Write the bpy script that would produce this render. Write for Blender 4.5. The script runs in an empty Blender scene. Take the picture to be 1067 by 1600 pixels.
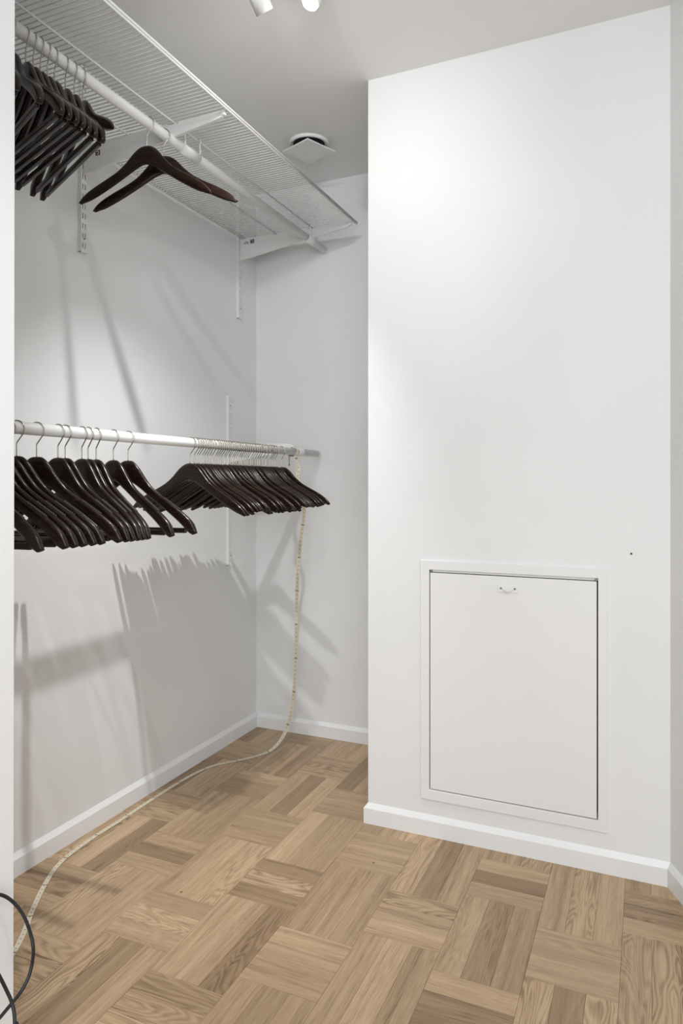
import bpy, bmesh, math, random
from mathutils import Vector, Matrix
random.seed(7)
S = bpy.context.scene
COL = S.collection

# ------------------------------------------------------------------ camera
FPX, CX, HY, CAMH = 1087.0, 533.5, 754.0, 1.15
TH = math.atan(478.5 / FPX)
FW = Vector((-math.sin(TH), math.cos(TH), 0)); RT = Vector((math.cos(TH), math.sin(TH), 0))
cam = bpy.data.objects.new('camera', bpy.data.cameras.new('camera'))
COL.objects.link(cam)
cam.location = (0, 0, CAMH)
cam.rotation_euler = (math.pi / 2, 0, TH)
cam.data.sensor_fit = 'VERTICAL'
cam.data.sensor_height = 36.0
cam.data.lens = 36.0 * FPX / 1600.0
cam.data.shift_y = -(800.0 - HY) / 1600.0
cam.data.clip_start = 0.02
S.camera = cam

# ------------------------------------------------------------------ world, lights, exposure
w = bpy.data.worlds.new('world'); S.world = w; w.use_nodes = True
w.node_tree.nodes['Background'].inputs[0].default_value = (0.94, 0.975, 1.0, 1)
w.node_tree.nodes['Background'].inputs[1].default_value = 0.66
S.view_settings.view_transform = 'Standard'
S.view_settings.look = 'None'
S.view_settings.gamma = 1.0
S.view_settings.use_curve_mapping = False
S.view_settings.exposure = 0.0


def lamp(name, kind, loc, target, energy, color=(1, 1, 1), **kw):
    d = bpy.data.lights.new(name, kind); d.energy = energy; d.color = color
    for k, v in kw.items(): setattr(d, k, v)
    o = bpy.data.objects.new(name, d); COL.objects.link(o)
    o.location = loc
    o.rotation_euler = (Vector(target) - Vector(loc)).to_track_quat('-Z', 'Y').to_euler()
    return o


# daylight from the room behind the camera (its window)
lamp('window_light', 'AREA', (1.0, -2.3, 1.5), (-0.9, 1.4, 1.2), 62, (0.93, 0.97, 1.0), shape='RECTANGLE', size=1.8, size_y=1.6)
lamp('spot_behind_floor', 'SPOT', (-0.28, 0.70, 2.42), (-0.62, 1.20, 0.0), 33, (1, 0.985, 0.97), spot_size=math.radians(95), spot_blend=1.0, shadow_soft_size=0.02)
lamp('spot_alcove', 'SPOT', (-0.58, 0.75, 2.41), (-1.15, 2.85, 1.95), 18, (1, 0.985, 0.97), spot_size=math.radians(66), spot_blend=1.0, shadow_soft_size=0.018)
lamp('doorway_fill', 'AREA', (0.1, -0.5, 2.45), (-0.05, 0.3, 0.0), 13, (0.96, 0.98, 1.0), shape='DISK', size=0.4)  # added fill, no known lamp: brightens door reveal, splayed wall and near floor
# another ceiling spot of the same room, out of view above the camera, turned to the boxed wall
lamp('spot_behind', 'SPOT', (-0.55, 0.55, 2.42), (0.0, 2.15, 1.75), 6, (1, 0.985, 0.97), spot_size=math.radians(80), spot_blend=1.0, shadow_soft_size=0.02)

XL, YB, YF, XS, HC = -1.695, 2.849, 2.194, -0.867, 2.512    # left wall, back wall, box face, box side, ceiling


# ------------------------------------------------------------------ helpers
def ray(u, v):
    return FW + RT * ((u - CX) / FPX) + Vector((0, 0, (HY - v) / FPX))


def project(p):
    q = Vector(p) - Vector((0, 0, CAMH)); z = q.dot(FW)
    if z < 0.05: return None
    return CX + FPX * q.dot(RT) / z, HY - FPX * q.z / z


def at_y(u, v, y):
    d = ray(u, v); return Vector((0, 0, CAMH)) + d * (y / d.y)


def at_depth(u, v, t): return Vector((0, 0, CAMH)) + ray(u, v) * t


def on_floor(u, v, z=0.0):
    d = ray(u, v); return Vector((0, 0, CAMH)) + d * ((z - CAMH) / d.z)


def rod_y(u, x):
    d = ray(u, 0); return d.y / d.x * x


def link(name, mesh, mat, parent=None, smooth=False):
    o = bpy.data.objects.new(name, mesh); COL.objects.link(o)
    if mat is not None:
        if not mesh.materials: mesh.materials.append(mat)
    if parent is not None: o.parent = parent
    if smooth:
        for p in mesh.polygons: p.use_smooth = True
    return o


def bm_mesh(name, bm):
    bmesh.ops.recalc_face_normals(bm, faces=bm.faces[:])
    m = bpy.data.meshes.new(name); bm.to_mesh(m); bm.free(); return m


def box(bm, x0, x1, y0, y1, z0, z1, bevel=0.0, seg=2):
    b2 = bmesh.new()
    vs = [b2.verts.new((x, y, z)) for x in (x0, x1) for y in (y0, y1) for z in (z0, z1)]
    for f in ((0, 1, 3, 2), (4, 6, 7, 5), (0, 4, 5, 1), (2, 3, 7, 6), (0, 2, 6, 4), (1, 5, 7, 3)):
        b2.faces.new([vs[i] for i in f])
    if bevel > 0:
        bmesh.ops.bevel(b2, geom=b2.edges[:], offset=bevel, segments=seg, profile=0.5, affect='EDGES')
    bmesh.ops.recalc_face_normals(b2, faces=b2.faces[:])
    t = bpy.data.meshes.new('t'); b2.to_mesh(t); b2.free(); bm.from_mesh(t); bpy.data.meshes.remove(t)


def tube(bm, pts, r, n=8, caps=True, taper=None):
    pts = [Vector(p) for p in pts]
    rings = []
    t0 = (pts[1] - pts[0]).normalized()
    ref = Vector((0, 0, 1)) if abs(t0.z) < 0.9 else Vector((0, 1, 0))
    nrm = t0.cross(ref).normalized()
    for i, p in enumerate(pts):
        a = pts[max(i - 1, 0)]; b = pts[min(i + 1, len(pts) - 1)]
        t = (b - a).normalized()
        nrm = (nrm - t * nrm.dot(t)).normalized()
        bi = t.cross(nrm)
        rr = r if taper is None else taper[i]
        rings.append([bm.verts.new(p + (nrm * math.cos(2 * math.pi * k / n) + bi * math.sin(2 * math.pi * k / n)) * rr) for k in range(n)])
    for a, b in zip(rings, rings[1:]):
        for k in range(n):
            bm.faces.new((a[k], a[(k + 1) % n], b[(k + 1) % n], b[k]))
    if caps:
        bm.faces.new(rings[0][::-1]); bm.faces.new(rings[-1])


def smooth_path(pts, sub=6):
    pts = [Vector(p) for p in pts]; out = []
    for i in range(len(pts) - 1):
        p0 = pts[max(i - 1, 0)]; p1 = pts[i]; p2 = pts[i + 1]; p3 = pts[min(i + 2, len(pts) - 1)]
        for s in range(sub):
            t = s / sub
            out.append(0.5 * ((2 * p1) + (p2 - p0) * t + (2 * p0 - 5 * p1 + 4 * p2 - p3) * t * t + (3 * p1 - p0 - 3 * p2 + p3) * t ** 3))
    out.append(pts[-1]); return out


def prism(bm, poly, axis, a0, a1):
    """poly: list of 2D points, extruded along axis ('x','y','z')"""
    def P(p, a):
        return {'x': (a, p[0], p[1]), 'y': (p[0], a, p[1]), 'z': (p[0], p[1], a)}[axis]
    lo = [bm.verts.new(P(p, a0)) for p in poly]; hi = [bm.verts.new(P(p, a1)) for p in poly]
    bm.faces.new(lo); bm.faces.new(hi[::-1])
    n = len(poly)
    for i in range(n):
        bm.faces.new((lo[i], hi[i], hi[(i + 1) % n], lo[(i + 1) % n]))


def empty(name, loc, rot=(0, 0, 0)):
    o = bpy.data.objects.new(name, None); COL.objects.link(o)
    o.empty_display_size = 0.05
    o.location = loc; o.rotation_euler = rot; return o


def tag(o, label, cat, group=None):
    o['label'] = label; o['category'] = cat
    if group: o['group'] = group
    return o


def struct(name, bm, mat, parent=None):
    o = link(name, bm_mesh(name, bm), mat, parent)
    if parent is None: o['kind'] = 'structure'
    return o


# ------------------------------------------------------------------ materials
def mat(name, color, rough=0.5, metal=0.0, coat=0.0, spec=0.5):
    m = bpy.data.materials.new(name); m.use_nodes = True
    b = m.node_tree.nodes['Principled BSDF']
    b.inputs['Base Color'].default_value = (*color, 1)
    b.inputs['Roughness'].default_value = rough
    b.inputs['Metallic'].default_value = metal
    b.inputs['Coat Weight'].default_value = coat
    b.inputs['Coat Roughness'].default_value = 0.12
    b.inputs['Specular IOR Level'].default_value = spec
    return m


def nd(m, t, **kw):
    n = m.node_tree.nodes.new(t)
    for k, v in kw.items(): setattr(n, k, v)
    return n


def paint(name, color, rough=0.55, bump=0.02, scale=260, tint=0.02):
    """painted surface: faint roller texture and slow tone drift"""
    m = mat(name, color, rough); L = m.node_tree.links; b = m.node_tree.nodes['Principled BSDF']
    tc = nd(m, 'ShaderNodeTexCoord')
    n1 = nd(m, 'ShaderNodeTexNoise'); n1.inputs['Scale'].default_value = scale; n1.inputs['Detail'].default_value = 3
    L.new(tc.outputs['Object'], n1.inputs['Vector'])
    bp = nd(m, 'ShaderNodeBump'); bp.inputs['Strength'].default_value = bump; bp.inputs['Distance'].default_value = 0.002
    L.new(n1.outputs['Fac'], bp.inputs['Height']); L.new(bp.outputs['Normal'], b.inputs['Normal'])
    n2 = nd(m, 'ShaderNodeTexNoise'); n2.inputs['Scale'].default_value = 2.2; n2.inputs['Detail'].default_value = 2
    L.new(tc.outputs['Object'], n2.inputs['Vector'])
    rp = nd(m, 'ShaderNodeValToRGB')
    rp.color_ramp.elements[0].position = 0.3; rp.color_ramp.elements[1].position = 0.7
    rp.color_ramp.elements[0].color = (*[c * (1 - tint) for c in color], 1)
    rp.color_ramp.elements[1].color = (*[min(1, c * (1 + tint)) for c in color], 1)
    L.new(n2.outputs['Fac'], rp.inputs['Fac']); L.new(rp.outputs['Color'], b.inputs['Base Color'])
    return m


M_WALL = paint('wall_paint', (0.80, 0.805, 0.805), 0.55, 0.05)
M_CEIL = paint('ceiling_paint', (0.87, 0.87, 0.865), 0.8, 0.05)
M_TRIM = paint('trim_paint', (0.82, 0.825, 0.83), 0.32, 0.01, 120, 0.01)
M_HATCH = paint('hatch_lacquer', (0.82, 0.82, 0.82), 0.28, 0.01, 60, 0.01)
M_STEEL = mat('white_powder_coat', (0.80, 0.80, 0.79), 0.35)
M_PLAST = mat('white_plastic', (0.80, 0.81, 0.80), 0.3)
M_VENT = mat('vent_white', (0.88, 0.88, 0.87), 0.45)
M_DARK = mat('dark_gap', (0.03, 0.03, 0.03), 0.9)
M_HOOK = mat('hook_steel', (0.50, 0.46, 0.38), 0.25, 1.0)
M_BLACK = mat('cable_rubber', (0.012, 0.013, 0.016), 0.4)
M_LABEL = mat('label_white', (0.8, 0.78, 0.76), 0.5)
M_RED = mat('label_red', (0.10, 0.012, 0.012), 0.45)
M_INK = mat('label_black', (0.02, 0.02, 0.02), 0.5)
M_GRIP = mat('rubber_grip', (0.03, 0.024, 0.02), 0.6)
M_SCREW = mat('screw_metal', (0.25, 0.25, 0.25), 0.4, 1.0)

M_BULB = bpy.data.materials.new('lit_bulb'); M_BULB.use_nodes = True
_b = M_BULB.node_tree.nodes['Principled BSDF']
_b.inputs['Emission Color'].default_value = (1, 0.97, 0.92, 1); _b.inputs['Emission Strength'].default_value = 25


def oak():
    m = mat('oak_parquet', (0.5, 0.36, 0.23), 0.38, 0, 0.0, 0.4)
    L = m.node_tree.links; b = m.node_tree.nodes['Principled BSDF']
    tc = nd(m, 'ShaderNodeTexCoord'); oi = nd(m, 'ShaderNodeObjectInfo')
    mul = nd(m, 'ShaderNodeMath', operation='MULTIPLY'); mul.inputs[1].default_value = 37.0
    L.new(oi.outputs['Random'], mul.inputs[0])
    cmb = nd(m, 'ShaderNodeCombineXYZ')
    for i in range(3): L.new(mul.outputs[0], cmb.inputs[i])
    add = nd(m, 'ShaderNodeVectorMath', operation='ADD')
    L.new(tc.outputs['Object'], add.inputs[0]); L.new(cmb.outputs[0], add.inputs[1])
    # fine pores along the length
    mp = nd(m, 'ShaderNodeMapping'); mp.inputs['Scale'].default_value = (5, 150, 60)
    L.new(add.outputs[0], mp.inputs['Vector'])
    n1 = nd(m, 'ShaderNodeTexNoise'); n1.inputs['Scale'].default_value = 2.2; n1.inputs['Detail'].default_value = 6; n1.inputs['Roughness'].default_value = 0.65
    L.new(mp.outputs[0], n1.inputs['Vector'])
    # broad growth bands, some bent into cathedrals
    mp2 = nd(m, 'ShaderNodeMapping'); mp2.inputs['Scale'].default_value = (2.2, 14, 8)
    L.new(add.outputs[0], mp2.inputs['Vector'])
    n2 = nd(m, 'ShaderNodeTexNoise'); n2.inputs['Scale'].default_value = 1.2; n2.inputs['Detail'].default_value = 1.5; n2.inputs['Distortion'].default_value = 0.6
    L.new(mp2.outputs[0], n2.inputs['Vector'])
    rg = nd(m, 'ShaderNodeMath', operation='MULTIPLY'); rg.inputs[1].default_value = 95.0
    L.new(n2.outputs['Fac'], rg.inputs[0])
    sn = nd(m, 'ShaderNodeMath', operation='SINE'); L.new(rg.outputs[0], sn.inputs[0])
    mr = nd(m, 'ShaderNodeMapRange'); mr.inputs['From Min'].default_value = -1; mr.inputs['From Max'].default_value = 1
    L.new(sn.outputs[0], mr.inputs['Value'])
    mp3 = nd(m, 'ShaderNodeMapping'); mp3.inputs['Scale'].default_value = (1.3, 42, 20)
    L.new(add.outputs[0], mp3.inputs['Vector'])
    n3 = nd(m, 'ShaderNodeTexNoise'); n3.inputs['Scale'].default_value = 1.0; n3.inputs['Detail'].default_value = 4; n3.inputs['Distortion'].default_value = 0.35
    L.new(mp3.outputs[0], n3.inputs['Vector'])
    wr = nd(m, 'ShaderNodeTexWhiteNoise', noise_dimensions='1D')
    ad = nd(m, 'ShaderNodeMath', operation='ADD'); ad.inputs[1].default_value = 3.7; L.new(oi.outputs['Random'], ad.inputs[0]); L.new(ad.outputs[0], wr.inputs['W'])
    ramp = nd(m, 'ShaderNodeMapRange'); ramp.inputs['From Min'].default_value = 0.55; ramp.inputs['From Max'].default_value = 1.0; ramp.inputs['To Min'].default_value = 0.03; ramp.inputs['To Max'].default_value = 0.22
    L.new(wr.outputs['Value'], ramp.inputs['Value'])
    ms = nd(m, 'ShaderNodeMix', data_type='FLOAT'); ms.inputs[0].default_value = 0.45
    L.new(n1.outputs['Fac'], ms.inputs[2]); L.new(n3.outputs['Fac'], ms.inputs[3])
    mx = nd(m, 'ShaderNodeMix', data_type='FLOAT')
    L.new(ramp.outputs[0], mx.inputs[0]); L.new(ms.outputs[0], mx.inputs[2]); L.new(mr.outputs[0], mx.inputs[3])
    rp = nd(m, 'ShaderNodeValToRGB')
    e = rp.color_ramp.elements
    e[0].position = 0.30; e[0].color = (0.185, 0.112, 0.058, 1)
    e[1].position = 0.70; e[1].color = (0.545, 0.395, 0.250, 1)
    k = e.new(0.47); k.color = (0.390, 0.268, 0.157, 1)
    L.new(mx.outputs[0], rp.inputs['Fac'])
    # tone of the single stave
    wn = nd(m, 'ShaderNodeTexWhiteNoise', noise_dimensions='1D'); L.new(oi.outputs['Random'], wn.inputs['W'])
    r2 = nd(m, 'ShaderNodeValToRGB'); f = r2.color_ramp.elements
    f[0].position = 0.0; f[0].color = (0.66, 0.62, 0.58, 1)
    f[1].position = 1.0; f[1].color = (1.20, 1.20, 1.20, 1)
    k = f.new(0.25); k.color = (0.93, 0.92, 0.90, 1)
    k = f.new(0.75); k.color = (1.05, 1.05, 1.06, 1)
    L.new(wn.outputs['Value'], r2.inputs['Fac'])
    m2 = nd(m, 'ShaderNodeMix', data_type='RGBA', blend_type='MULTIPLY'); m2.inputs[0].default_value = 1.0
    L.new(rp.outputs['Color'], m2.inputs[6]); L.new(r2.outputs['Color'], m2.inputs[7])
    # small knots
    vo = nd(m, 'ShaderNodeTexVoronoi'); vo.inputs['Scale'].default_value = 6.0
    L.new(add.outputs[0], vo.inputs['Vector'])
    kn = nd(m, 'ShaderNodeMapRange'); kn.inputs['From Min'].default_value = 0.012; kn.inputs['From Max'].default_value = 0.03
    L.new(vo.outputs['Distance'], kn.inputs['Value'])
    m3 = nd(m, 'ShaderNodeMix', data_type='RGBA'); m3.inputs[6].default_value = (0.07, 0.04, 0.025, 1)
    L.new(kn.outputs[0], m3.inputs[0]); L.new(m2.outputs[2], m3.inputs[7])
    L.new(m3.outputs[2], b.inputs['Base Color'])
    bp = nd(m, 'ShaderNodeBump'); bp.inputs['Strength'].default_value = 0.12; bp.inputs['Distance'].default_value = 0.001
    L.new(n1.outputs['Fac'], bp.inputs['Height']); L.new(bp.outputs['Normal'], b.inputs['Normal'])
    return m


def espresso():
    m = mat('espresso_wood', (0.008, 0.004, 0.003), 0.23, 0, 0.0, 0.34)
    L = m.node_tree.links; b = m.node_tree.nodes['Principled BSDF']
    tc = nd(m, 'ShaderNodeTexCoord')
    mp = nd(m, 'ShaderNodeMapping'); mp.inputs['Scale'].default_value = (9, 60, 60)
    L.new(tc.outputs['Object'], mp.inputs['Vector'])
    n1 = nd(m, 'ShaderNodeTexNoise'); n1.inputs['Scale'].default_value = 2.0; n1.inputs['Detail'].default_value = 4
    L.new(mp.outputs[0], n1.inputs['Vector'])
    rp = nd(m, 'ShaderNodeValToRGB'); e = rp.color_ramp.elements
    e[0].position = 0.3; e[0].color = (0.006, 0.0028, 0.0018, 1)
    e[1].position = 0.72; e[1].color = (0.022, 0.0105, 0.0065, 1)
    L.new(n1.outputs['Fac'], rp.inputs['Fac']); L.new(rp.outputs['Color'], b.inputs['Base Color'])
    return m


def tape_mat():
    m = mat('cream_tape', (0.66, 0.60, 0.47), 0.45)
    L = m.node_tree.links; b = m.node_tree.nodes['Principled BSDF']
    uv = nd(m, 'ShaderNodeTexCoord'); sp = nd(m, 'ShaderNodeSeparateXYZ'); L.new(uv.outputs['UV'], sp.inputs[0])

    def band(src, period, width):
        d = nd(m, 'ShaderNodeMath', operation='DIVIDE'); d.inputs[1].default_value = period; L.new(src, d.inputs[0])
        f = nd(m, 'ShaderNodeMath', operation='FRACT'); L.new(d.outputs[0], f.inputs[0])
        c = nd(m, 'ShaderNodeMath', operation='LESS_THAN'); c.inputs[1].default_value = width; L.new(f.outputs[0], c.inputs[0])
        return c.outputs[0]
    a = band(sp.outputs[0], 0.0180, 0.16)
    c = nd(m, 'ShaderNodeMath', operation='COMPARE'); c.inputs[1].default_value = 0.5; c.inputs[2].default_value = 0.16
    L.new(sp.outputs[1], c.inputs[0])
    p = nd(m, 'ShaderNodeMath', operation='MULTIPLY'); L.new(a, p.inputs[0]); L.new(c.outputs[0], p.inputs[1])
    q = band(sp.outputs[0], 0.145, 0.03)
    o = nd(m, 'ShaderNodeMath', operation='MAXIMUM'); L.new(p.outputs[0], o.inputs[0]); L.new(q, o.inputs[1])
    x = nd(m, 'ShaderNodeMix', data_type='RGBA')
    x.inputs[6].default_value = (0.66, 0.60, 0.47, 1); x.inputs[7].default_value = (0.22, 0.17, 0.11, 1)
    L.new(o.outputs[0], x.inputs[0]); L.new(x.outputs[2], b.inputs['Base Color'])
    return m


M_OAK, M_ESP, M_TAPE = oak(), espresso(), tape_mat()

# ------------------------------------------------------------------ room shell
bm = bmesh.new(); box(bm, -3.0, 2.4, -1.6, YB + 0.1, -0.05, -0.0035)
floor = struct('floor', bm, mat('floor_joint', (0.09, 0.06, 0.04), 0.8))
bm = bmesh.new(); box(bm, -3.0, 2.4, -1.6, YB + 0.1, HC, HC + 0.08)
ceiling = struct('ceiling', bm, M_CEIL)
bm = bmesh.new(); box(bm, XL - 0.1, XL, 0.93, YB + 0.1, 0, HC)
wall_left = struct('wall_left', bm, M_WALL)
bm = bmesh.new(); box(bm, XL, XS + 0.06, YB, YB + 0.1, 0, HC)
wall_back = struct('wall_back', bm, M_WALL)
# boxed-in shaft on the right with the hatch opening
HX0, HX1, HZ0, HZ1 = -0.653, -0.133, 0.149, 0.868
bm = bmesh.new()
XR = 0.059
for x0, x1, z0, z1 in ((XS, HX0, 0, HC), (HX1, XR + 0.3, 0, HC), (HX0, HX1, 0, HZ0), (HX0, HX1, HZ1, HC)):
    box(bm, x0, x1, YF, YF + 0.06, z0, z1)
bmesh.ops.remove_doubles(bm, verts=bm.verts[:], dist=1e-5)
box(bm, XS, XS + 0.06, YF + 0.06, YB, 0, HC)
wall_right = struct('wall_right', bm, M_WALL)
# splayed wall at the far right, running towards the camera
D = Vector((0.415, -0.91, 0)).normalized(); N = Vector((0.91, 0.415, 0)).normalized()


def splay(bm, off0, off1, z0, z1, a0=0.0, a1=2.6, ztop_off=None):
    P0 = Vector((XR, YF, 0))
    poly = [P0 + D * a0 + N * off0, P0 + D * a1 + N * off0, P0 + D * a1 + N * off1, P0 + D * a0 + N * off1]
    prism(bm, [(p.x, p.y) for p in poly], 'z', z0, z1)


bm = bmesh.new(); splay(bm, 0.0, 0.1, 0, HC)
wall_splay = struct('wall_far_right', bm, M_WALL)
# near-left partition with the doorway reveal the camera looks past
bm = bmesh.new()
lo = [(-3.0, 0.83), (-1.0685, 0.83), (-1.0685, 0.93), (-3.0, 0.93)]
hi = [(-3.0, 0.83), (-1.0635, 0.83), (-1.0635, 0.93), (-3.0, 0.93)]
v0 = [bm.verts.new((*p, 0)) for p in lo]; v1 = [bm.verts.new((*p, HC)) for p in hi]
bm.faces.new(v0); bm.faces.new(v1[::-1])
for i in range(4): bm.faces.new((v0[i], v1[i], v1[(i + 1) % 4], v0[(i + 1) % 4]))
bmesh.ops.bevel(bm, geom=[e for e in bm.edges if abs(e.verts[0].co.z - e.verts[1].co.z) > 1], offset=0.002, segments=2, affect='EDGES')
wall_near = struct('wall_near_left', bm, M_TRIM)

# baseboards: flat face with a sloping top
BT, BH, BF = 0.012, 0.067, 0.054
prof = [(0, 0), (BT, 0), (BT, BF - 0.003), (BT - 0.002, BF), (0.001, BH - 0.001), (0, BH)]
bm = bmesh.new(); prism(bm, [(XL + a, b) for a, b in prof], 'y', 0.93, YB); struct('baseboard_left', bm, M_TRIM)
bm = bmesh.new(); prism(bm, [(YB - a, b) for a, b in prof], 'x', XL + BT, XS); struct('baseboard_back', bm, M_TRIM)
bm = bmesh.new()


def mitre(bm, ring):     # list of (outward offset, height) -> corner-following strip round the box face
    rows = []
    for a, b in ring:
        k = a * 0.65
        rows.append([bm.verts.new((XS - a, YB, b)), bm.verts.new((XS - a, YF - a, b)), bm.verts.new((XR - k, YF - a, b))])
    n = len(rows)
    for i in range(n):
        r, q = rows[i], rows[(i + 1) % n]
        for j in range(2): bm.faces.new((r[j], r[j + 1], q[j + 1], q[j]))
    bm.faces.new([r[0] for r in rows]); bm.faces.new([r[2] for r in rows][::-1])


mitre(bm, prof); struct('baseboard_right', bm, M_TRIM)
bm = bmesh.new()
P0 = Vector((XR, YF, 0))
rows = []
for a, b in prof:
    s = P0 - N * a + D * (a * 0.72); e = P0 - N * a + D * 2.6
    rows.append([bm.verts.new((s.x, s.y, b)), bm.verts.new((e.x, e.y, b))])
for i in range(len(rows)):
    r, q = rows[i], rows[(i + 1) % len(rows)]
    bm.faces.new((r[0], r[1], q[1], q[0]))
bm.faces.new([r[0] for r in rows]); bm.faces.new([r[1] for r in rows][::-1])
struct('baseboard_far_right', bm, M_TRIM)

# small screws left in the walls
for p, ax, par in (((-0.044, YF, 0.943), 'y', wall_right), ((XL, 1.55, 2.09), 'x', wall_left)):
    bm = bmesh.new(); q = Vector(p)
    d = Vector((0, -0.003, 0)) if ax == 'y' else Vector((0.003, 0, 0))
    tube(bm, [q - d * 0.3, q + d * 0.7, q + d], 0.003, 8, True, [0.003, 0.003, 0.0015])
    link('screw', bm_mesh('screw', bm), M_INK, par)

# ------------------------------------------------------------------ parquet: columns of 3-stave blocks, lengthwise / crosswise in turn
CW, PER, YL = 0.2035, 0.5345, 0.331
SW = CW / 3
stave_cache = {}


def stave_mesh(l, wd):
    key = (round(l, 3), round(wd, 3))
    if key not in stave_cache:
        bm = bmesh.new(); g = 0.0002
        c = 0.0004; hx, hy = l / 2 - g, wd / 2 - g
        rr = [(hx, hy, -0.0035), (hx, hy, -c), (hx - c, hy - c, 0)]
        rings = [[bm.verts.new((sx * a, sy * b, z)) for sx, sy in ((-1, -1), (1, -1), (1, 1), (-1, 1))] for a, b, z in rr]
        for A, B in zip(rings, rings[1:]):
            for k in range(4): bm.faces.new((A[k], A[(k + 1) % 4], B[(k + 1) % 4], B[k]))
        bm.faces.new(rings[-1])
        m = bm_mesh('stave', bm); m.materials.append(M_OAK); stave_cache[key] = m
    return stave_cache[key]


def clip_rect(r):
    x0, x1, y0, y1 = r
    x0 = max(x0, XL); y1 = min(y1, YB)
    if x1 - x0 < 0.006 or y1 - y0 < 0.006: return None
    if x0 >= XS - 0.01 and y1 > YF: y1 = YF
    if y1 - y0 < 0.006: return None
    return (x0, x1, y0, y1)


staves = []
for k in range(-5, 8):
    x0 = -0.873 + CW * k
    base = 1.5895 if k % 2 == 0 else 1.322
    for n in range(-6, 4):
        yb = base + PER * n
        for j in range(3):
            staves.append(((x0 + SW * j, x0 + SW * (j + 1), yb, yb + YL), 'y'))
            h = (PER - YL) / 3
            staves.append(((x0, x0 + CW, yb + YL + h * j, yb + YL + h * (j + 1)), 'x'))
rest = bmesh.new(); nst = 0
for r, d in staves:
    r = clip_rect(r)
    if r is None or r[3] < -1.0: continue
    x0, x1, y0, y1 = r
    vis = False
    for a in (0, 0.5, 1):
        for b in (0, 0.5, 1):
            q = project((x0 + (x1 - x0) * a, y0 + (y1 - y0) * b, 0))
            if q and -4 < q[0] < 1071 and q[1] < 1604: vis = True
    if x0 > 1.2: continue
    l, wd = (y1 - y0, x1 - x0) if d == 'y' else (x1 - x0, y1 - y0)
    if vis and nst < 298:
        o = bpy.data.objects.new('stave', stave_mesh(l, wd)); COL.objects.link(o); o.parent = floor
        o.location = ((x0 + x1) / 2, (y0 + y1) / 2, -random.random() * 0.0002)
        o.rotation_euler = (0, 0, (math.pi / 2 if d == 'y' else 0) + (math.pi if random.random() < 0.5 else 0))
        nst += 1
    else:
        box(rest, x0 + 0.0003, x1 - 0.0003, y0 + 0.0003, y1 - 0.0003, -0.0035, -0.0001)
o = link('staves_out_of_view', bm_mesh('staves', rest), M_OAK, floor); o.name = 'stave_field'; o['kind'] = 'stuff'

# ------------------------------------------------------------------ hatch
hatch = tag(empty('access_hatch', (-0.395, YF, 0.118)), 'white square access hatch with flat frame set low in the boxed wall', 'hatch')
IV = Matrix.Translation((0.395, -YF, -0.118))


def hpart(name, bm, m, parent=None):
    me = bm_mesh(name, bm)
    if parent is None: me.transform(IV)
    return link(name, me, m, parent or hatch)


FO = (-0.681, -0.108, 0.118, 0.897)
fx0, fx1, fz0, fz1 = FO
ix0, ix1, iz0, iz1 = -0.6515, -0.1345, 0.1505, 0.8665
bm = bmesh.new()
T = 0.007
fo = [(fx0, fz0), (fx1, fz0), (fx1, fz1), (fx0, fz1)]; fi = [(ix0, iz0), (ix1, iz0), (ix1, iz1), (ix0, iz1)]


def fring(pts, y): return [bm.verts.new((x, y, z)) for x, z in pts]


b_ = 0.0012
out0 = fring(fo, YF); out1 = fring(fo, YF - T + b_)
out2 = fring([(fx0 + b_, fz0 + b_), (fx1 - b_, fz0 + b_), (fx1 - b_, fz1 - b_), (fx0 + b_, fz1 - b_)], YF - T)
in2 = fring([(ix0 - b_, iz0 - b_), (ix1 + b_, iz0 - b_), (ix1 + b_, iz1 + b_), (ix0 - b_, iz1 + b_)], YF - T)
in1 = fring(fi, YF - T + b_); in0 = fring(fi, YF + 0.045)
for A, B in ((out0, out1), (out1, out2), (out2, in2), (in2, in1), (in1, in0)):
    for k in range(4): bm.faces.new((A[k], A[(k + 1) % 4], B[(k + 1) % 4], B[k]))
hpart('frame', bm, M_HATCH)
bm = bmesh.new(); box(bm, ix0 - 0.02, ix1 + 0.02, YF + 0.062, YF + 0.07, iz0 - 0.02, iz1 + 0.02); hpart('cavity_shade', bm, M_DARK)  # near-black sheet behind the opening, painting the shade in the door gap
dx0, dx1, dz0, dz1 = -0.6485, -0.1385, 0.1535, 0.8565
bm = bmesh.new(); box(bm, dx0, dx1, YF - 0.004, YF + 0.014, dz0, dz1, 0.0012); door = hpart('door', bm, M_HATCH)
bm = bmesh.new(); box(bm, ix0 + 0.001, ix1 - 0.001, YF + 0.004, YF + 0.03, 0.8585, iz1 - 0.0005, 0.0008); hpart('stop_strip', bm, M_STEEL)
bm = bmesh.new(); box(bm, ix0 + 0.004, ix0 + 0.0085, YF - 0.005, YF + 0.01, 0.858, iz1 - 0.001, 0.001)
hpart('hinge_pin', bm, M_SCREW)
bm = bmesh.new(); box(bm, ix1 - 0.0085, ix1 - 0.004, YF - 0.005, YF + 0.01, 0.858, iz1 - 0.001, 0.001); hpart('hinge_pin', bm, M_SCREW)
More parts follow.
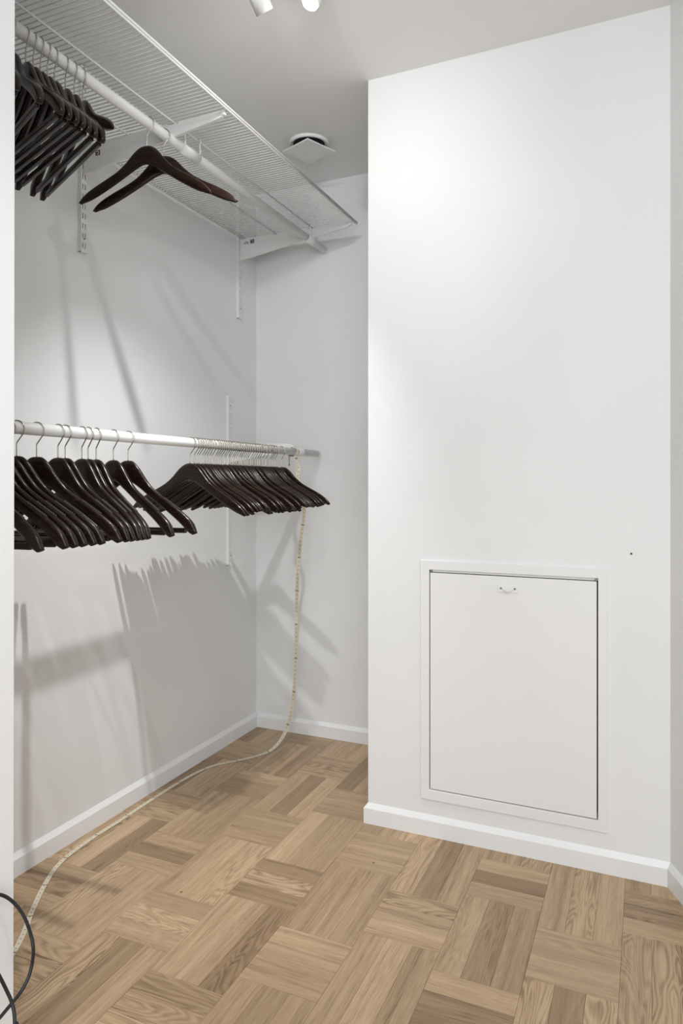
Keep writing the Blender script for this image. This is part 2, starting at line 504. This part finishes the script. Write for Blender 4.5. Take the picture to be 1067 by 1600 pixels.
# pull tab
hx, hz = -0.398, 0.8185
bm = bmesh.new(); box(bm, hx - 0.032, hx + 0.032, YF - 0.0078, YF - 0.0039, hz - 0.0105, hz + 0.0105, 0.0007)
pull = link('pull_tab', None or (lambda m: (m.transform(IV), m)[1])(bm_mesh('pull_tab', bm)), M_STEEL, door)
bm = bmesh.new()
pts = [(hx - 0.017 + 0.034 * i / 12, YF - 0.0095 - 0.006 * math.sin(math.pi * i / 12), hz + 0.001 - 0.006 * math.sin(math.pi * i / 12)) for i in range(13)]
tube(bm, pts, 0.0022, 6)
me = bm_mesh('bail', bm); me.transform(IV); link('bail', me, M_STEEL, door, True)
for s in (-1, 1):
    bm = bmesh.new()
    tube(bm, [(hx + s * 0.0215, YF - 0.007, hz + 0.002), (hx + s * 0.0215, YF - 0.0085, hz + 0.002), (hx + s * 0.0215, YF - 0.0093, hz + 0.002)], 0.003, 10, True, [0.0032, 0.0032, 0.002])
    me = bm_mesh('screw', bm); me.transform(IV); link('screw', me, M_SCREW, door)

# ------------------------------------------------------------------ slotted wall rails
def rail(name, y, z0, z1, label):
    root = tag(empty(name, (XL, y, z0)), label, 'wall rail', 'slotted wall rails')
    W, DP = 0.026, 0.013
    us = [-W / 2, -0.0070, -0.0034, 0.0034, 0.0070, W / 2]
    H = z1 - z0
    zs = [0.0]; slot = []
    z = 0.014
    while z + 0.017 < H - 0.004:
        slot.append((z, z + 0.017)); z += 0.032
    for a, b in slot: zs += [a, b]
    zs.append(H)
    bm = bmesh.new()
    G = [[bm.verts.new((DP, u, q)) for u in us] for q in zs]
    G2 = [[bm.verts.new((DP - 0.0018, u, q)) for u in us] for q in zs]
    for i in range(len(zs) - 1):
        hole_row = i % 2 == 1
        for j in range(5):
            if hole_row and j in (1, 3):
                for A, B, C_, E_ in ((G[i][j], G[i][j + 1], G2[i][j + 1], G2[i][j]), (G[i + 1][j], G[i + 1][j + 1], G2[i + 1][j + 1], G2[i + 1][j]),
                                     (G[i][j], G[i + 1][j], G2[i + 1][j], G2[i][j]), (G[i][j + 1], G[i + 1][j + 1], G2[i + 1][j + 1], G2[i][j + 1])):
                    bm.faces.new((A, B, C_, E_))
                continue
            bm.faces.new((G[i][j], G[i][j + 1], G[i + 1][j + 1], G[i + 1][j]))
            bm.faces.new((G2[i][j], G2[i + 1][j], G2[i + 1][j + 1], G2[i][j + 1]))
    for s in (-1, 1):     # flanges back to the wall, ends closed
        y0, y1 = (s * W / 2, s * (W / 2 - 0.0018))
        box(bm, 0, DP - 0.0005, min(y0, y1), max(y0, y1), 0, H)
    box(bm, 0, DP - 0.001, -W / 2, W / 2, 0, 0.0018)
    link('channel', bm_mesh('channel', bm), M_STEEL, root)
    bm = bmesh.new(); box(bm, 0.0, 0.0012, -W / 2 + 0.002, W / 2 - 0.002, 0.002, H - 0.001)
    link('channel_shade', bm_mesh('channel_shade', bm), M_DARK, root)  # near-black sheet: the shade inside the slots put into its colour
    for q in (0.044, H - 0.045):
        bm = bmesh.new(); tube(bm, [(DP - 0.001, 0, q), (DP + 0.001, 0, q)], 0.0028, 10); link('screw', bm_mesh('screw', bm), M_SCREW, root)
    return root


YR1, YR2, YR3 = 1.738, 2.690, 2.607
rail('wall_rail', YR1, 1.900, HC - 0.004, 'white slotted wall rail behind the near hangers of the wire shelf, left one')
rail('wall_rail', YR2, 1.890, HC - 0.004, 'white slotted wall rail under the far end of the wire shelf near the corner')
rail('wall_rail', YR3, 0.785, 1.534, 'white slotted wall rail half way up the wall behind the lower rod')

# ------------------------------------------------------------------ wire shelf
ZS = 2.253
XF, XB = -1.130, XL + 0.02
Y0S, Y1S = 0.945, 2.722
shelf = tag(empty('wire_shelf', (XB, Y0S, ZS)), 'long white ventilated wire shelf high up along the left wall', 'shelf')


def sp(name, bm, m=M_STEEL, smooth=True):
    me = bm_mesh(name, bm); me.transform(Matrix.Translation((-XB, -Y0S, -ZS))); return link(name, me, m, shelf, smooth)


bm = bmesh.new()
tube(bm, [(0, 0, 0), (XF - XB - 0.004, 0, 0), (XF - XB, 0, -0.003), (XF - XB - 0.001, 0, -0.0095)], 0.0017, 6)
wire_me = bm_mesh('deck_wire', bm); wire_me.materials.append(M_STEEL)
for p in wire_me.polygons: p.use_smooth = True
n = int((Y1S - Y0S) / 0.0157); PITCH = (Y1S - Y0S) / n
for i in range(n + 1):
    o = bpy.data.objects.new('deck_wire', wire_me); COL.objects.link(o); o.parent = shelf
    o.location = (0, i * (Y1S - Y0S) / n, 0)
for nm, x, z, r in (('front_wire', XF + 0.0030, ZS - 0.001, 0.0031), ('front_wire', XF + 0.0012, ZS - 0.0085, 0.0030), ('rear_wire', XB + 0.001, ZS - 0.0035, 0.0026),
                    ('rear_wire', XB + 0.018, ZS - 0.0035, 0.0022), ('stay_wire', -1.324, ZS - 0.0042, 0.0028), ('stay_wire', -1.503, ZS - 0.0042, 0.0028)):
    bm = bmesh.new(); tube(bm, [(x, Y0S - 0.003, z), (x, Y1S + 0.004, z)], r, 8); sp(nm, bm)


def text_mesh(body, size):
    c = bpy.data.curves.new('t', 'FONT'); c.body = body; c.size = size; c.align_x = 'CENTER'; c.align_y = 'CENTER'; c.extrude = 0.00005
    o = bpy.data.objects.new('t', c); COL.objects.link(o)
    dg = bpy.context.evaluated_depsgraph_get()
    m = bpy.data.meshes.new_from_object(o.evaluated_get(dg)); bpy.data.objects.remove(o); return m


def bracket(y, label, red):
    root = tag(empty('shelf_bracket', (XL + 0.0135, y, 2.165)), label, 'bracket', 'shelf brackets')
    ZT = ZS - 0.0075
    X0 = XL + 0.0135
    top = [(X0, ZT), (-1.520, ZT), (-1.5195, ZT - 0.004), (-1.486, ZT - 0.004), (-1.4855, ZT), (-1.345, ZT), (-1.344, ZT - 0.004), (-1.304, ZT - 0.004), (-1.303, ZT), (-1.150, ZT), (-1.147, ZT - 0.012)]
    bot = [(-1.149, ZT - 0.017), (-1.16, ZT - 0.021), (-1.35, ZT - 0.046), (-1.50, ZT - 0.068), (X0 + 0.05, ZT - 0.088), (X0, ZT - 0.092)]
    bm = bmesh.new(); prism(bm, [(a - X0, b - 2.165) for a, b in top + bot], 'y', -0.0045, 0.0045)
    link('arm', bm_mesh('arm', bm), M_STEEL, root)
    bm = bmesh.new(); box(bm, -1.157 - X0, -1.138 - X0, -0.007, 0.007, ZT - 0.014 - 2.165, ZT - 0.001 - 2.165, 0.003); link('tip_cap', bm_mesh('tip_cap', bm), M_PLAST, root, True)
    # printed sticker on the side that faces the room
    lx, lz = (0.062 if red else 0.064), 0.045 if red else 0.062
    bm = bmesh.new(); box(bm, lx - 0.012, lx + 0.012, -0.0051, -0.0044, lz - 0.011, lz + 0.011); st = link('sticker', bm_mesh('sticker', bm), M_LABEL, root)
    bm = bmesh.new(); box(bm, lx - 0.0095, lx + 0.0095, -0.0054, -0.0050, lz - 0.007, lz + 0.0095); link('sticker_field', bm_mesh('sticker_field', bm), M_RED if red else M_INK, st)
    bm = bmesh.new()
    pts = [(lx + 0.0045 * math.cos(a) - 0.0005, -0.0056, lz + 0.0015 + 0.005 * math.sin(a)) for a in [math.radians(150 - 24 * i) for i in range(12)]]
    tube(bm, pts, 0.0011, 5); link('sticker_mark', bm_mesh('sticker_mark', bm), M_LABEL, st)
    if not red:
        me = text_mesh('elfa', 0.018); me.transform(Matrix.Translation((lx - 0.032, -0.0047, lz - 0.001)) @ Matrix.Rotation(math.pi / 2, 4, 'X'))
        link('lettering', me, M_INK, root)
    return root


bracket(YR1, 'white shelf bracket with a small red square sticker, under middle of the wire shelf', True)
bracket(YR2, 'white shelf bracket with small black square sticker under far end of wire shelf', False)

# ------------------------------------------------------------------ hanging rods
RU, RL = (-1.335, 2.199), (-1.344, 1.278)


def rod(x, z, y0, y1, label, holders, r=0.015):
    root = tag(empty('closet_rod', (x, y0, z)), label, 'rod', 'closet rods')
    bm = bmesh.new(); tube(bm, [(0, 0, 0), (0, y1 - y0 - 0.012, 0)], r, 28); t = link('tube', bm_mesh('tube', bm), M_STEEL, root, True)
    bm = bmesh.new(); tube(bm, [(0, y1 - y0 - 0.012, 0), (0, y1 - y0 - 0.0015, 0), (0, y1 - y0, 0)], r, 28, True, [r + 0.0004, r + 0.0004, r - 0.001]); link('end_cap', bm_mesh('end_cap', bm), M_PLAST, root, True)
    for h in holders:
        yy = h - y0
        bm = bmesh.new()     # open cradle round the tube
        seg = 18; R1 = r + 0.0006; R2 = r + 0.0035
        angs = [math.radians(-205 + 230 * i / seg) for i in range(seg + 1)]
        L0, L1 = yy, yy + 0.088
        ringA = []
        for yv in (L0, L1):
            ringA.append(([bm.verts.new((R1 * math.cos(a), yv, R1 * math.sin(a))) for a in angs], [bm.verts.new((R2 * math.cos(a), yv, R2 * math.sin(a))) for a in angs]))
        (i0, o0), (i1, o1) = ringA
        for k in range(seg):
            bm.faces.new((o0[k], o0[k + 1], o1[k + 1], o1[k])); bm.faces.new((i0[k], i1[k], i1[k + 1], i0[k + 1]))
            bm.faces.new((i0[k], i0[k + 1], o0[k + 1], o0[k])); bm.faces.new((i1[k], o1[k], o1[k + 1], i1[k + 1]))
        bm.faces.new((i0[0], o0[0], o1[0], i1[0])); bm.faces.new((i0[-1], i1[-1], o1[-1], o0[-1]))
        hd = link('holder', bm_mesh('holder', bm), M_PLAST, root, True)
        top = (ZS - 0.004) - z
        for q in (L0 + 0.005, L1 - 0.008):     # upright arms that hook on the stay wire, between two deck wires
            q = Y0S - y0 + (math.floor((q + y0 - Y0S) / PITCH) + 0.5) * PITCH
            bm = bmesh.new()
            pts = smooth_path([(r + 0.001, q, 0.004), (r + 0.003, q, 0.016), (r + 0.001, q, 0.026), (0.016, q, top - 0.014), (0.0185, q, top - 0.002), (0.0165, q, top + 0.004), (0.011, q, top + 0.0065), (0.0055, q, top + 0.004), (0.0035, q, top - 0.004)], 4)
            tube(bm, pts, 0.0026, 8); link('holder_arm', bm_mesh('holder_arm', bm), M_PLAST, hd, True)
    return root


rod(RU[0], RU[1], 0.932, 2.846, 'white closet rod hung just under the wire shelf', (1.785, 2.655))
low = rod(RL[0], RL[1], 0.932, 2.790, 'white closet rod half way up the wall carrying the long row of hangers', ())
# bracket that carries the lower rod
br = tag(empty('rod_bracket', (XL + 0.0135, YR3, 1.27)), 'white bracket holding the far end of the lower closet rod', 'bracket')
x0 = XL + 0.0135
bm = bmesh.new()
poly = [(x0, 1.318), (-1.40, 1.316), (-1.375, 1.310), (-1.362, 1.298), (-1.364, 1.288), (-1.40, 1.283), (x0, 1.238)]
prism(bm, [(a - x0, b - 1.27) for a, b in poly], 'y', -0.004, 0.004); link('arm', bm_mesh('arm', bm), M_STEEL, br)
bm = bmesh.new()
angs = [2 * math.pi * i / 24 for i in range(24)]
cx, cz = RL[0] - x0, RL[1] - 1.27
rings = []
for yv, R in ((-0.02, 0.0153), (-0.02, 0.0178), (0.02, 0.0178), (0.02, 0.0153)):
    rings.append([bm.verts.new((cx + R * math.cos(a), yv, cz + R * math.sin(a))) for a in angs])
for i in range(4):
    A, B = rings[i], rings[(i + 1) % 4]
    for k in range(24): bm.faces.new((A[k], A[(k + 1) % 24], B[(k + 1) % 24], B[k]))
link('collar', bm_mesh('collar', bm), M_PLAST, br)
bm = bmesh.new(); tube(bm, [(cx - 0.006, -0.075, cz - 0.017), (cx - 0.002, -0.045, cz - 0.0175)], 0.003, 8); link('latch', bm_mesh('latch', bm), mat('brass', (0.35, 0.18, 0.09), 0.4, 0.6), br)

# ------------------------------------------------------------------ hangers
def body_mesh(st, bow, name):
    full = [((-a[0], a[1]), (-b[0], b[1]), t) for a, b, t in st[:0:-1]] + st
    bm = bmesh.new(); rings = []
    nn = 10
    for tp, bt, t in full:
        tv = Vector((tp[0], 0, tp[1])); bv = Vector((bt[0], 0, bt[1]))
        c = (tv + bv) / 2; h = (tv - bv) / 2
        ring = []
        for k in range(nn):
            a = 2 * math.pi * (k + 0.5) / nn
            ca, sa = math.cos(a), math.sin(a)
            e = 0.45
            py = math.copysign(abs(ca) ** e, ca) * t / 2; ph = math.copysign(abs(sa) ** e, sa)
            v = c + h * ph; v.y = py - bow * (c.x / 0.225) ** 2
            ring.append(bm.verts.new(v))
        rings.append(ring)
    for A, B in zip(rings, rings[1:]):
        for k in range(nn): bm.faces.new((A[k], A[(k + 1) % nn], B[(k + 1) % nn], B[k]))
    bm.faces.new(rings[0]); bm.faces.new(rings[-1][::-1])
    m = bm_mesh(name, bm); m.materials.append(M_ESP)
    for p in m.polygons: p.use_smooth = True
    return m


def densify(st, sub=3):
    P = [Vector((a[0], a[1], b[0], b[1])) for a, b, t in st]; T = [t for _, _, t in st]; out = []
    Q = [Vector((-P[1][0], P[1][1], -P[1][2], P[1][3]))] + P
    for i in range(len(P) - 1):
        p0, p1, p2 = Q[i], Q[i + 1], Q[i + 2]; p3 = Q[min(i + 3, len(Q) - 1)]
        for s in range(sub):
            t = s / sub
            v = 0.5 * ((2 * p1) + (p2 - p0) * t + (2 * p0 - 5 * p1 + 4 * p2 - p3) * t * t + (3 * p1 - p0 - 3 * p2 + p3) * t ** 3)
            out.append(((v[0], v[1]), (v[2], v[3]), T[i] * (1 - t) + T[i + 1] * t))
    out.append(st[-1]); return out


NK = -0.066
A_ST = [((0, 0), (0, -.055), .012), ((.020, -.004), (.020, -.060), .012), ((.040, -.018), (.042, -.071), .012), ((.062, -.042), (.066, -.085), .0115), ((.090, -.066), (.094, -.101), .011),
        ((.125, -.086), (.124, -.118), .011), ((.160, -.104), (.156, -.135), .011), ((.190, -.122), (.184, -.148), .011), ((.210, -.138), (.200, -.153), .010), ((.2235, -.154), (.215, -.158), .006)]
B_ST = [((0, 0), (0, -.058), .014), ((.018, -.003), (.020, -.066), .014), ((.037, -.022), (.045, -.082), .014), ((.057, -.050), (.070, -.100), .014), ((.080, -.076), (.095, -.118), .0145),
        ((.120, -.104), (.125, -.138), .015), ((.160, -.130), (.160, -.163), .016), ((.195, -.155), (.185, -.183), .017), ((.215, -.175), (.200, -.197), .016), ((.226, -.199), (.213, -.204), .010)]
off = lambda st: [((a[0], a[1] + NK), (b[0], b[1] + NK), t) for a, b, t in st]
BOWA, BOWB = 0.006, 0.012
mesh_a = body_mesh(densify(off(A_ST)), BOWA, 'hanger_body_slim'); mesh_b = body_mesh(densify(off(B_ST)), BOWB, 'hanger_body_wide')


def hook_mesh():
    bm = bmesh.new(); R = 0.0200; cz = 0.015 + 0.0018 - R
    pts = [(0.0, 0, NK - 0.004), (0.0, 0, NK + 0.012), (0.0, 0, NK + 0.028), (0.003, 0, NK + 0.034)]
    pts += [(R * math.cos(a), 0, cz + R * math.sin(a)) for a in [math.radians(-28 + 15 * i) for i in range(15)]]
    tube(bm, smooth_path(pts, 2), 0.0016, 6)
    m = bm_mesh('hook', bm); m.materials.append(M_HOOK)
    for p in m.polygons: p.use_smooth = True
    return m


mesh_hook = hook_mesh()
bm = bmesh.new(); box(bm, -0.192, 0.192, -0.005 - 0.008, 0.005 - 0.008, NK - 0.200, NK - 0.186, 0.003); mesh_bar = bm_mesh('bar', bm); mesh_bar.materials.append(M_ESP)


def grip_mesh(s):
    bm = bmesh.new()
    A, B = Vector((.118, -.1025)), Vector((.168, -.1355))
    d = (B - A).normalized(); nrm = Vector((-d.y, d.x))
    def q(t, o):
        p = A + (B - A) * t + nrm * o; return (s * p.x, p.y + NK)
    poly = [q(0, -0.001)]
    for i in range(9):
        a = i / 9
        poly += [q(a + 0.02, 0.0010), q(a + 0.06, 0.0020), q(a + 0.09, 0.0010)]
    poly.append(q(1, -0.001))
    yb = -BOWB * (.143 / .225) ** 2
    prism(bm, poly, 'y', yb - 0.0035, yb + 0.0035)
    m = bm_mesh('shoulder_grip', bm); m.materials.append(M_GRIP); return m


mesh_grip = [grip_mesh(1), grip_mesh(-1)]


def hanger(kind, rodp, y, yaw, label, group, roll=0.0):
    x, z = rodp
    # swing about the contact on top of the rod
    root = tag(empty('coat_hanger', (x, y, z), (0, math.radians(roll), math.radians(yaw))), label, 'hanger', group)
    parts = [('body', mesh_a if kind == 'a' else mesh_b), ('hook', mesh_hook)]
    if kind == 'b': parts += [('trouser_bar', mesh_bar), ('shoulder_grip', mesh_grip[0]), ('shoulder_grip', mesh_grip[1])]
    for nm, me in parts:
        o = bpy.data.objects.new(nm, me); COL.objects.link(o); o.parent = root
    return root


ORD = ['nearest', 'second', 'third', 'fourth', 'fifth', 'sixth', 'seventh', 'eighth', 'ninth', 'tenth', 'eleventh', 'twelfth', 'thirteenth', 'fourteenth', 'fifteenth', 'sixteenth', 'seventeenth', 'eighteenth',
       'nineteenth', 'twentieth', 'twenty-first', 'twenty-second', 'twenty-third', 'twenty-fourth', 'twenty-fifth', 'twenty-sixth', 'twenty-seventh', 'twenty-eighth', 'twenty-ninth', 'thirtieth', 'thirty-first',
       'thirty-second', 'thirty-third', 'thirty-fourth', 'thirty-fifth', 'thirty-sixth', 'thirty-seventh', 'thirty-eighth', 'thirty-ninth', 'fortieth']
# near group on the lower rod
near = [(1.040, 4), (1.082, 11), (1.106, 12), (1.129, 13), (1.1535, 14.5), (1.177, 15.5), (1.235, 15), (1.301, 3), (1.3245, 2), (1.381, -6.5), (1.403, -7.5), (1.432, -10), (1.497, -4), (1.556, 6)]
for i, (y, a) in enumerate(near):
    n_ = len(near) - 1
    lab = ('dark wooden trouser-bar hanger, last of the loose near group on the lower rod' if i == n_ else
           'dark wooden trouser-bar hanger, %s in the loose near group on the lower rod' % ORD[i])
    hanger('b', RL, y, a, lab, 'loose hangers at the near end of the lower rod')
# tight far group on the lower rod
xs = [20, 62, 76, 110, 140, 160, 180, 210, 240, 275, 290, 305, 325, 345, 365, 385, 405, 435, 455, 475, 495, 510, 530, 550, 575, 600, 640, 665, 685, 710, 730, 760, 795, 840, 860, 885, 955]
ys = [rod_y(300 + q / 6.67, RL[0] + 0.012) for q in xs]
for i in range(1, len(ys)): ys[i] = max(ys[i], ys[i - 1] + 0.0132)
yaw = -3.0
for i, y in enumerate(ys):
    gap = y - ys[i - 1] if i else 0.05
    lim = math.degrees(max(0.0, gap - 0.0128) / 0.225)
    yaw += random.uniform(-min(lim, 3), min(lim, 3)); yaw = max(-6, min(3, yaw))
    if i and i < len(ys) - 1 and i % 9 == 4: pass
    lab = ('dark wooden hanger, last by the back wall in the tight row on the lower rod' if i == len(ys) - 1 else
           'dark wooden hanger facing the room, first of the tight row on the lower rod' if i == 0 else
           'dark wooden hanger, %s from the front in the tight row on the lower rod' % ORD[i])
    hanger('a', RL, y, yaw, lab, 'tightly packed hangers at the far end of the lower rod', roll=random.uniform(-2.6, 2.6))
# upper rod, near cluster, all swung towards the room
up = [(1.110, -26), (1.159, -24.5), (1.195, -20.5), (1.2165, -20.5), (1.2375, -20.5), (1.2585, -21), (1.281, -22), (1.316, -25), (1.345, -26)]
for i, (y, a) in enumerate(up):
    hanger('b', RU, y, a, 'dark wooden trouser-bar hanger swung sideways, %s in the cluster on the upper rod' % ORD[i], 'hangers clustered at the near end of the upper rod')
hanger('a', RU, 1.375, -27, 'slim dark wooden hanger, last and highest in the cluster on the upper rod', 'hangers clustered at the near end of the upper rod')
hanger('a', RU, 1.630, 6.0, 'slim dark wooden hanger alone mid upper rod, in front of another one', 'pair of hangers in the middle of the upper rod', roll=3.0)
hanger('a', RU, 1.700, 19.0, 'slim dark wooden hanger mid upper rod, half hidden behind another one', 'pair of hangers in the middle of the upper rod', roll=-2.0)

# ------------------------------------------------------------------ ceiling vent
vc = Vector((-1.243, 2.50, HC))
vent = tag(empty('ceiling_vent', vc), 'square white ventilation valve on the ceiling beside the wire shelf', 'vent')
bm = bmesh.new()
pr = [(0.060, 0.0), (0.080, 0.0), (0.081, -0.003), (0.079, -0.010), (0.075, -0.012), (0.069, -0.011), (0.060, -0.003)]
rings = [[bm.verts.new((r * math.cos(2 * math.pi * k / 48), r * math.sin(2 * math.pi * k / 48), z)) for k in range(48)] for r, z in pr]
for i in range(len(rings)):
    A, B = rings[i], rings[(i + 1) % len(rings)]
    for k in range(48): bm.faces.new((A[k], A[(k + 1) % 48], B[(k + 1) % 48], B[k]))
link('ring', bm_mesh('ring', bm), M_VENT, vent, True)
bm = bmesh.new(); tube(bm, [(0, 0, -0.001), (0, 0, -0.032)], 0.018, 16); link('stem', bm_mesh('stem', bm), M_DARK, vent)
bm = bmesh.new(); tube(bm, [(0, 0, -0.0005), (0, 0, -0.006)], 0.062, 32); link('throat', bm_mesh('throat', bm), M_DARK, vent)
bm = bmesh.new(); box(bm, -0.075, 0.075, -0.075, 0.075, -0.037, -0.032, 0.0015)
pl = link('cover_plate', bm_mesh('cover_plate', bm), M_VENT, vent)
pl.rotation_euler = (0, 0, math.radians(23.7 + 45))

# ------------------------------------------------------------------ ceiling spotlight: bar with two heads
M1 = at_depth(414, 20, 1.835); M2 = Vector((-0.797, 1.612, 2.388))
A1 = Vector((0.157, 0.659, -0.73)).normalized(); A2 = Vector((-0.16, -0.34, -0.95)).normalized()
c0 = (M1 + M2) / 2 + Vector((0, -0.16, 0)); c0.z = HC
spot = tag(empty('ceiling_spotlight', c0), 'white ceiling spotlight with two cylinder heads, one glaring', 'ceiling light')
bm = bmesh.new(); dv = (M2 - M1); dv.z = 0; dv.normalize()
tube(bm, [Vector((0, 0, 0)), Vector((0, 0, -0.022)), Vector((0, 0, -0.026))], 0.06, 32, True, [0.06, 0.06, 0.055]); link('ceiling_plate', bm_mesh('ceiling_plate', bm), M_PLAST, spot)
for Mh, Ax, lit in ((M1, A1, False), (M2, A2, True)):
    bm = bmesh.new(); back = Mh - Ax * 0.095 - c0; mo = Mh - c0
    R = 0.0245
    tube(bm, [back, back + Ax * 0.004, mo - Ax * 0.001, mo, mo - Ax * 0.001, mo - Ax * 0.012], R, 32, True, [R - 0.004, R, R, R - 0.001, R - 0.003, R - 0.003])
    hd = link('lamp_head', bm_mesh('lamp_head', bm), M_PLAST, spot, True)
    bm = bmesh.new(); tube(bm, [mo - Ax * 0.0115, mo - Ax * (-0.002 if lit else 0.006), mo + Ax * (0.006 if lit else -0.005)], R - 0.0032, 24, True, [R - 0.0032, R - 0.004, R - 0.012])
    bl = link('bulb', bm_mesh('bulb', bm), M_BULB if lit else M_BULB, hd, True)
    bm = bmesh.new(); mid = Mh - Ax * 0.06 - c0
    tube(bm, smooth_path([mid, mid + Vector((0, 0, 0.045)), mid * 0.6 + Vector((0, 0, 0.01)), mid * 0.35 + Vector((0, 0, -0.004)), Vector((mid.x * 0.25, mid.y * 0.25, -0.015))], 5), 0.006, 10); link('lamp_arm', bm_mesh('lamp_arm', bm), M_PLAST, spot, True)
lamp('spot_left', 'SPOT', M2 + A2 * 0.012, M2 + Vector((-0.70, 0.38, -1.85)), 96, (0.98, 0.985, 1.0), spot_size=math.radians(70), spot_blend=1.0, shadow_soft_size=0.018)
lamp('spot_left_spill', 'SPOT', M2 + A2 * 0.012, M2 + Vector((-0.6, 0.75, -0.5)), 4.2, (1, 0.985, 0.965), spot_size=math.radians(160), spot_blend=1.0, shadow_soft_size=0.018)
lamp('spot_right', 'SPOT', M1 + A1 * 0.012, M1 + Vector((0.5, 0.45, -0.45)), 2.0, (1, 0.985, 0.97), spot_size=math.radians(150), spot_blend=1.0, shadow_soft_size=0.018)

# ------------------------------------------------------------------ tape trailing from the lower rod to the floor
fl = [(-1.30, 0.965, 0)] + [tuple(on_floor(*p)) for p in ((22, 1488), (50, 1425), (70, 1383), (95, 1348), (140, 1313), (190, 1281), (240, 1248), (290, 1217), (330, 1198), (370, 1189), (400, 1182))]
fl = [Vector((a, b, 0.0016)) for a, b, c in fl]
up_ = [at_y(422, 1173, 2.585), at_y(438, 1157, 2.62), at_y(450, 1132, 2.635), at_y(458, 1090, 2.64), at_y(462, 1030, 2.64), at_y(463, 960, 2.64), at_y(465, 900, 2.63), at_y(469, 850, 2.615), at_y(475, 800, 2.59),
       at_y(473, 775, 2.575), at_y(464, 752, 2.565), at_y(467, 733, 2.56), at_y(463, 718, 2.56)]
yl = 2.558
up_ += [Vector((RL[0] + 0.0195, yl, RL[1] + 0.002)), Vector((RL[0] + 0.0138, yl, RL[1] + 0.0138)), Vector((RL[0], yl, RL[1] + 0.0195)), Vector((RL[0] - 0.0138, yl, RL[1] + 0.0138)), Vector((RL[0] - 0.0195, yl, RL[1] - 0.003)), Vector((RL[0] - 0.019, yl, RL[1] - 0.06))]
path = smooth_path(fl + up_, 8)
nf = len(fl) * 8
bm = bmesh.new(); uvl = bm.loops.layers.uv.new('UVMap')
W2, TT = 0.0068, 0.0014
acc = 0; rows = []; ds = []
for i, p in enumerate(path):
    a = path[max(i - 1, 0)]; b = path[min(i + 1, len(path) - 1)]; t = (b - a).normalized()
    f = min(1, max(0, (i - nf + 8) / 24))
    nv = (Vector((0, 0, 1)) * (1 - f) + Vector((0.25, -1, 0.0)) * f).normalized()
    if i > len(path) - 8 * 7: nv = Vector((1, -0.3, 0.3)).normalized() if i <= len(path) - 8 * 5 else (p - Vector((RL[0], p.y, RL[1] - 0.0))).normalized()
    wv = t.cross(nv)
    wv = wv.normalized() if wv.length > 1e-4 else Vector((1, 0, 0))
    if rows and wv.dot(lastw) < 0: wv = -wv
    if rows: wv = (lastw * 0.35 + wv * 0.65).normalized()
    lastw = wv
    nn_ = wv.cross(t).normalized()
    if i: acc += (p - path[i - 1]).length
    ds.append(acc)
    rows.append([bm.verts.new(p + wv * (s * W2) + nn_ * (q * TT / 2)) for s, q in ((-1, -1), (1, -1), (1, 1), (-1, 1))])
for i in range(len(rows) - 1):
    A, B = rows[i], rows[i + 1]
    for k in range(4):
        f = bm.faces.new((A[k], A[(k + 1) % 4], B[(k + 1) % 4], B[k]))
        c = ((0, ds[i]), (1, ds[i]), (1, ds[i + 1]), (0, ds[i + 1])) if k in (0,) else ((1, ds[i]), (0, ds[i]), (0, ds[i + 1]), (1, ds[i + 1])) if k == 2 else ((0, ds[i]), (0, ds[i]), (0, ds[i + 1]), (0, ds[i + 1]))
        for l, (vv, uu) in zip(f.loops, c): l[uvl].uv = (uu, vv)
bm.faces.new(rows[0]); bm.faces.new(rows[-1][::-1])
o = link('cable_tape', bm_mesh('tape', bm), M_TAPE); o.name = 'marked_tape'
tag(o, 'flat cream tape with dark marks hanging from lower rod and trailing along the floor', 'tape')

# ------------------------------------------------------------------ black cable looping out by the doorway
k_ = [(-0.92, 0.66, 0.004), (-0.96, 0.76, 0.03)] + [tuple(at_depth(*q)) for q in ((22, 1625, 1.17), (23, 1600, 1.185), (22, 1582, 1.195), (18, 1565, 1.20), (10, 1547, 1.20), (0, 1527, 1.19), (-30, 1470, 1.15),
      (-42, 1425, 1.14), (-25, 1402, 1.19), (0, 1398, 1.235), (20, 1409, 1.25), (37, 1431, 1.255), (48, 1460, 1.255), (52, 1483, 1.25), (50, 1506, 1.25), (44, 1528, 1.24), (33, 1549, 1.23), (19, 1567, 1.22), (0, 1590, 1.19), (-28, 1625, 1.14))] + [(-0.98, 0.70, 0.06), (-0.95, 0.60, 0.004), (-0.85, 0.50, 0.004)]
bm = bmesh.new(); tube(bm, smooth_path(k_, 6), 0.0031, 10)
o = link('cable', bm_mesh('cable', bm), M_BLACK, None, True)
tag(o, 'thin black cable looping out beside the doorway at lower left', 'cable')
